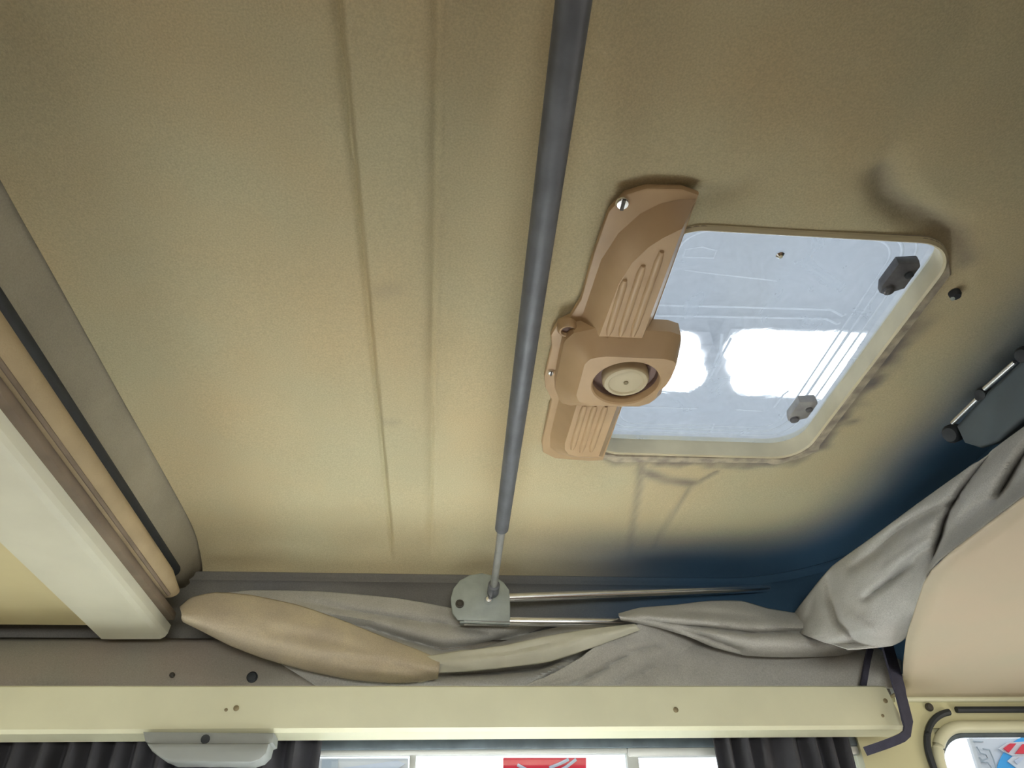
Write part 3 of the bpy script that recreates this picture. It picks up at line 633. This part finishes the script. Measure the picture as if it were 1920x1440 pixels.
mt = thing('mattress', (-0.76, 0.4, 0.545), 'thin tan mattress with a rounded edge lying on the bunk board', 'mattress')
g.build('cover', M['tan_cloth'], mt, angle=50)
part(G().tube([(-0.5125, -0.8 + 2.2 * i / 20, 0.5455 + 0.0015) for i in range(21)], 0.0035, 8).build('piping', M['brown_board'], mt), 'dark brown piping along the lower edge')

# ------------------------------------------------------------------ bunched canvas
def drape(lines, nu, nt, creases, bulge=0.0, wob=0.004, seed=0, fr=(9, 3)):
    """cloth lofted through rows of points; creases: (pixel polyline, width px, depth m) push it back where the photo shows a fold"""
    R_ = [resample(l, nu) for l in lines]; rows = []
    for k in range(nt):
        t = k / (nt - 1) * (len(R_) - 1); i = min(int(t), len(R_) - 2); f = t - i; f2 = f
        row = []
        for j in range(nu):
            p0 = R_[max(i - 1, 0)][j]; p1 = R_[i][j]; p2 = R_[i + 1][j]; p3 = R_[min(i + 2, len(R_) - 1)][j]
            p = 0.5 * ((2 * p1) + (p2 - p0) * f2 + (2 * p0 - 5 * p1 + 4 * p2 - p3) * f2 * f2 + (3 * p1 - p0 - 3 * p2 + p3) * f2 ** 3)
            uv = proj(p); d = -bulge * math.sin(math.pi * k / (nt - 1)) ** 0.6
            d += wob * noise.noise((j / nu * fr[0], k / nt * fr[1], seed)) + wob * 0.4 * noise.noise((j / nu * fr[0] * 3, k / nt * fr[1] * 3, seed + 5))
            for pl_, w_, dep in creases:
                q, tt = polydist(uv, pl_)
                if q < 3.2 * w_: d += 1.5 * dep * math.exp(-(q / w_) ** 2) * (0.35 + 0.65 * math.sin(math.pi * min(1, max(0, tt))) ** 0.5)
            row.append(p + p.normalized() * d)
        rows.append(row)
    return G().loft(rows, closed=False)
YR = lambda y, *l: [ay(u, v, y - 0.08 * smoothstep(1500, 1715, u)) for u, v in l]
Y_ = lambda y, *l: [ay(u, v, y) for u, v in l]
X_ = lambda x, *l: [ax(u, v, x) for u, v in l]
Z_ = lambda z, *l: [az(u, v, z) for u, v in l]
cv = thing('tent_canvas', (0.3, 1.46, 0.40), 'grey tent canvas of the lifting roof bunched above the cream board', 'canvas')
f1t = [(360, 1140), (390, 1118), (470, 1108), (600, 1110), (740, 1122), (850, 1142), (900, 1168), (1000, 1170), (1120, 1166), (1220, 1150), (1320, 1140), (1480, 1160), (1640, 1190), (1690, 1200)]
f1m = [(380, 1170), (420, 1160), (480, 1152), (600, 1160), (740, 1185), (850, 1205), (920, 1212), (1010, 1208), (1120, 1200), (1220, 1190), (1320, 1190), (1480, 1200), (1640, 1215), (1690, 1225)]
f1n = [(460, 1205), (490, 1212), (520, 1215), (600, 1222), (740, 1245), (850, 1250), (920, 1250), (1010, 1246), (1120, 1236), (1220, 1230), (1320, 1225), (1480, 1230), (1640, 1240), (1690, 1250)]
f1b = [(600, 1291), (620, 1291), (640, 1291), (680, 1291)] + [(u, 1291) for u, v in f1t[4:]]
f1 = drape([YR(1.555, *f1t), YR(1.515, *f1m), YR(1.495, *f1n), YR(1.49, *f1b)], 200, 46, [
    ([(600, 1160), (690, 1178), (760, 1200), (830, 1218), (890, 1212), (960, 1192), (1050, 1170)], 10, 0.030),
    ([(560, 1128), (680, 1150), (780, 1165), (850, 1172), (930, 1190)], 7, 0.012),
    ([(880, 1218), (950, 1200), (1030, 1180), (1110, 1168)], 7, 0.02),
    ([(820, 1268), (920, 1262), (1010, 1253), (1070, 1236), (1112, 1212)], 8, 0.03),
    ([(1000, 1282), (1060, 1250), (1110, 1215), (1160, 1182), (1190, 1166)], 6, 0.016),
    ([(1015, 1266), (1080, 1230), (1140, 1192)], 7, -0.016),
    ([(1060, 1268), (1140, 1238), (1210, 1218), (1260, 1208)], 7, 0.014),
    ([(1140, 1190), (1170, 1178), (1200, 1170)], 6, 0.012)], 0.0, 0.005, 1, (7, 3))
f1.build('rear_fold', M['canvas'], cv, thick=0.002, angle=70)
part(drape([Y_(1.455, (800, 1232), (860, 1222), (940, 1212), (1030, 1193), (1110, 1180), (1190, 1171)), Y_(1.447, (800, 1245), (860, 1240), (940, 1230), (1030, 1213), (1110, 1195), (1195, 1175)), Y_(1.455, (800, 1262), (860, 1259), (940, 1252), (1030, 1240), (1110, 1214), (1200, 1180))], 60, 12, [([(860, 1232), (960, 1222), (1060, 1200)], 5, 0.004)], 0.003, 0.003, 3).build('hem', M['hem'], cv, thick=0.002), 'folded canvas hem, lit paleness painted in')
of = drape([[ay(u, v, y) for u, v, y in ((985, 1284, 1.466), (1040, 1262, 1.460), (1090, 1232, 1.456), (1130, 1202, 1.458), (1190, 1172, 1.47), (1260, 1166, 1.50))],
            [ay(u, v, y) for u, v, y in ((1000, 1292, 1.470), (1050, 1280, 1.462), (1110, 1255, 1.460), (1165, 1225, 1.465), (1240, 1205, 1.485), (1330, 1215, 1.51))],
            [ay(u, v, y) for u, v, y in ((1010, 1291, 1.474), (1060, 1291, 1.472), (1130, 1291, 1.472), (1200, 1291, 1.475), (1300, 1291, 1.49), (1420, 1291, 1.51))]], 90, 24, [
    ([(1060, 1296), (1120, 1262), (1180, 1226), (1240, 1205)], 6, 0.010), ([(1150, 1290), (1230, 1250), (1300, 1225)], 8, 0.008)], 0.0, 0.003, 31)
of.build('overlap_fold', M['canvas'], cv, thick=0.002, angle=70)
f2 = drape([Y_(1.50, (1160, 1152), (1200, 1141), (1260, 1136), (1330, 1128), (1390, 1128), (1440, 1142), (1500, 1152), (1560, 1160), (1640, 1175)),
            Y_(1.45, (1160, 1155), (1210, 1154), (1270, 1156), (1335, 1160), (1395, 1168), (1450, 1176), (1510, 1178), (1570, 1180), (1650, 1190)),
            Y_(1.435, (1162, 1158), (1220, 1164), (1280, 1174), (1340, 1188), (1400, 1203), (1460, 1208), (1520, 1208), (1580, 1205), (1660, 1200)),
            Y_(1.465, (1165, 1162), (1230, 1174), (1290, 1192), (1340, 1213), (1400, 1228), (1470, 1231), (1540, 1230), (1600, 1226), (1665, 1206))], 120, 34, [
    ([(1165, 1157), (1260, 1169), (1350, 1180), (1410, 1187), (1490, 1185), (1560, 1189), (1595, 1195)], 6, 0.022),
    ([(1270, 1178), (1320, 1192), (1390, 1219)], 5, 0.014),
    ([(1240, 1150), (1330, 1150), (1420, 1160)], 7, 0.008)], 0.008, 0.003, 8, (8, 3))
f2.build('front_fold', M['canvas'], cv, thick=0.002, angle=70)
rt = [(1470, 1178), (1500, 1137), (1535, 1092), (1562, 1062), (1640, 1006), (1720, 947), (1800, 890), (1920, 803), (2060, 702), (2300, 540)]
rb = RB
rm = [((a[0] * 0.62 + b[0] * 0.38), (a[1] * 0.62 + b[1] * 0.38)) for a, b in zip(rt, rb)]
rn = [((a[0] * 0.28 + b[0] * 0.72), (a[1] * 0.28 + b[1] * 0.72)) for a, b in zip(rt, rb)]
f3 = drape([X_(0.775, *rt), X_(0.745, *rm), X_(0.745, *rn), Z_(0.409, *rb)], 170, 50, [
    ([(1870, 840), (1835, 880), (1800, 925), (1772, 975), (1757, 1030), (1746, 1080)], 9, 0.040),
    ([(1800, 935), (1740, 965), (1690, 992), (1640, 1035), (1600, 1065)], 9, 0.022),
    ([(1712, 1056), (1668, 1090), (1622, 1122)], 7, 0.022),
    ([(1950, 810), (1905, 875), (1870, 935)], 10, 0.038),
    ([(1554, 1078), (1558, 1120), (1572, 1165), (1606, 1200)], 8, 0.024),
    ([(1530, 1110), (1520, 1150), (1500, 1180)], 7, 0.010),
    ([(1760, 1000), (1700, 1040), (1660, 1070)], 9, -0.010),
    ([(1590, 1150), (1640, 1190), (1680, 1195)], 12, -0.008),
    ([(1790, 900), (1700, 965), (1620, 1022)], 12, -0.010)], 0.012, 0.005, 12, (8, 4))
f3.build('corner_fold', M['canvas'], cv, thick=0.002, angle=70)
part(drape([Y_(1.475, (338, 1140), (360, 1122), (405, 1113), (470, 1118), (560, 1137), (640, 1165), (720, 1197), (780, 1220), (822, 1238)),
            Y_(1.445, (340, 1150), (368, 1148), (415, 1150), (480, 1160), (560, 1180), (640, 1203), (720, 1226), (780, 1240), (824, 1248)),
            Y_(1.440, (342, 1158), (375, 1168), (425, 1182), (490, 1200), (570, 1222), (650, 1243), (720, 1254), (780, 1258), (823, 1258)),
            Y_(1.465, (345, 1164), (378, 1180), (432, 1208), (500, 1234), (580, 1256), (660, 1272), (730, 1278), (785, 1276), (820, 1270))], 90, 30, [
    ([(500, 1180), (600, 1200), (700, 1222)], 14, 0.006), ([(620, 1235), (700, 1240), (800, 1262)], 8, 0.005)], 0.012, 0.003, 21).build('flap', M['flap'], cv, thick=0.003, angle=70), 'folded canvas flap tapering to a blunt tip, warm light painted in as tan')

# navy webbing strap round the end of the board
def ribbon(pts, wv, th=0.0025):
    P = resample(pts, 24); g = G(); rings = []
    for i, p in enumerate(P):
        t = (P[min(i + 1, 23)] - P[max(i - 1, 0)]).normalized(); n_ = Vector((0.25, -0.95, 0.0)); a = t.cross(n_).normalized(); b = a.cross(t).normalized()
        w_ = wv if not callable(wv) else wv(i / 23)
        rings.append([p + a * w_ + b * th, p - a * w_ + b * th, p - a * w_ - b * th, p + a * w_ - b * th])
    return g.loft(rings, True, True, True)
sp = thing('webbing_strap', ay(1660, 1408, 1.39), 'dark navy webbing strap looped round the right end of the cream board', 'strap')
ribbon([ay(1660, 1190, 1.40), ay(1664, 1212, 1.392), ay(1678, 1262, 1.388), ay(1692, 1315, 1.386), ay(1701, 1352, 1.386), ay(1701, 1374, 1.388), ay(1690, 1384, 1.392), ay(1660, 1396, 1.40), ay(1622, 1409, 1.42)], lambda t: 0.0135 if t < 0.4 else (0.0115 if t < 0.65 else 0.0075)).build('front_webbing', M['strap'], sp)
ribbon([ay(1632, 1215, 1.425), ay(1626, 1240, 1.425), ay(1618, 1287, 1.425)], 0.006).build('rear_webbing', M['strap'], sp)

# ------------------------------------------------------------------ dark fixture on the right roof side
fx = thing('side_lamp', az(1850, 780, 0.60), 'dark blue grey plastic lamp body with a chrome bar on the right roof side', 'lamp')
XF = 0.80
q = [ax(u, v, XF) for u, v in ((1790, 800), (1840, 742), (1908, 680), (1990, 605), (2050, 640), (2000, 735), (1915, 790), (1868, 830), (1835, 842), (1805, 832))]
G().prism(q, (0.05, 0.0, 0.015), 0.008, 3).build('lamp_body', M['dark_plastic'], fx)
for (a, b) in (((1786, 793), (1832, 748)), ((1846, 729), (1903, 679))):
    pa, pb = ax(a[0], a[1], XF - 0.006), ax(b[0], b[1], XF - 0.006)
    part(G().tube([pa, pb], 0.0036, 10).build('chrome_bar', M['chrome'], fx), 'bright chrome bar')
for (u, v, r) in ((1835, 735, 0.0105), (1912, 662, 0.012), (1778, 810, 0.015)):
    p = ax(u, v, XF); part(G().disc(p + Vector((0.012, 0, 0)), (-1, -0.2, -0.5), [(r, 0), (r, 0.012), (r * 0.75, 0.018), (0, 0.019)], 16).build('knob', M['black'], fx), 'black round knob')

# ------------------------------------------------------------------ outside: hall roof with tubes, ground, signs seen through the windows
struct(G().box((-7, -7, 3.2), (9, 9, 3.3)).build('roof_hall', M['hall'], smooth=False))
struct(G().box((-14, -14, -1.75), (16, 16, -1.65)).build('ground', M['concrete'], smooth=False))
def hall_lamp(x0, x1, y0, y1, lab):
    z = 3.05; t = thing('hall_lamp', ((x0 + x1) / 2, (y0 + y1) / 2, z), lab, 'lamp', 'lamps above the roof hatch')
    G().box((x0 - 0.03, y0 - 0.03, z + 0.03), (x1 + 0.03, y1 + 0.03, z + 0.14), 0.01).build('lamp_case', M['white'], t)
    hh = (y1 - y0) / 2; out = [(x, y) for x, y in rrect(x0, x1, y0, y1, hh * 0.92, 8)]; mx_, my_ = (x0 + x1) / 2, (y0 + y1) / 2
    G().loft([[(mx_ + (x - mx_) * k_, my_ + (y - my_) * k_, z + zz) for x, y in out] for k_, zz in ((1.0, 0.03), (1.0, 0.012), (0.93, 0.0), (0.5, -0.012))], True, True, True).build('diffuser', M['lamp'], t)
k = 3.05 / 0.725
hall_lamp(0.30 * k, 0.402 * k, 0.835 * k, 0.905 * k, 'bright hall lamp showing through the hatch beside the dial box')
hall_lamp(0.445 * k, 0.69 * k, 0.825 * k, 0.905 * k, 'long bright hall lamp showing through the middle of the hatch')
def flat(name, pts, y, m, parent=None, t=0.02): return G().prism([ay(u, v, y) for u, v in pts], (0, t, 0)).build(name, m, parent, smooth=False)
ysn = 3.0
rs = thing('red_sign', ay(1020, 1500, ysn), 'red sign with thin white lines outside the far window', 'sign')
flat('sign_board', ((944, 1421), (1099, 1421), (1099, 1520), (944, 1520)), ysn, M['red'], rs)
for pts in ([(970, 1434), (1000, 1450), (1040, 1450), (1062, 1438), (1080, 1424)], [(1030, 1440), (1050, 1432), (1066, 1424)]):
    G().tube([ay(u, v, ysn - 0.004) for u, v in pts], 0.006, 6).build('sign_line', M['pale_lilac'], rs)
ws = thing('white_poster', ay(690, 1520, 3.2), 'white poster with a grey slanted band outside the far window', 'poster')
flat('sheet', ((560, 1422), (765, 1422), (765, 1530), (560, 1530)), 3.2, M['offwhite'], ws)
flat('band', ((640, 1440), (745, 1426), (760, 1432), (700, 1470)), 3.19, M['pale_lilac'], ws, 0.004)
flat('band', ((604, 1424), (634, 1424), (630, 1500), (598, 1500)), 3.19, M['grey_print'], ws, 0.004)
yb = 3.6
bs = thing('banner', ay(1900, 1560, yb), 'white banner with a blue disc holding red and white leaf shapes, outside the right window', 'banner')
flat('sheet', ((1817, 1384), (2080, 1384), (2080, 1580), (1878, 1580)), yb, M['white'], bs)
flat('edge_strip', ((1817, 1384), (1824, 1384), (1885, 1580), (1878, 1580)), yb - 0.01, M['offwhite'], bs, 0.006)
ctr = (1946, 1418); flat('disc', [(ctr[0] + 79 * math.cos(a), ctr[1] + 48 + 79 * math.sin(a) * 1.15) for a in [2 * math.pi * i / 40 for i in range(40)]], yb - 0.012, M['blue'], bs, 0.008)
flat('leaf', ((1872, 1404), (1890, 1392), (1930, 1390), (1985, 1392), (1985, 1416), (1930, 1418), (1898, 1417)), yb - 0.02, M['white'], bs, 0.006)
flat('leaf_stripe', ((1882, 1403), (1894, 1394), (1906, 1394), (1892, 1411)), yb - 0.03, M['red'], bs, 0.006)
flat('leaf_stripe', ((1918, 1395), (1975, 1395), (1975, 1413), (1904, 1413)), yb - 0.03, M['red'], bs, 0.006)
flat('leaf', ((1889, 1427), (1899, 1418), (1985, 1418), (1985, 1462), (1915, 1446)), yb - 0.02, M['white'], bs, 0.006)
flat('leaf_stripe', ((1902, 1426), (1912, 1420), (1922, 1420), (1908, 1433)), yb - 0.03, M['pale_lilac'], bs, 0.006)
for pts in ([(1825, 1390), (1843, 1391)], [(1831, 1400), (1838, 1412), (1848, 1415), (1852, 1422), (1842, 1426), (1836, 1420)], [(1840, 1428), (1852, 1430), (1858, 1438), (1862, 1450), (1850, 1452)], [(1843, 1404), (1855, 1406), (1862, 1422), (1868, 1440)]):
    G().tube([ay(u, v, yb - 0.014) for u, v in pts], 0.0035, 6).build('letter_stroke', M['grey_print'], bs)
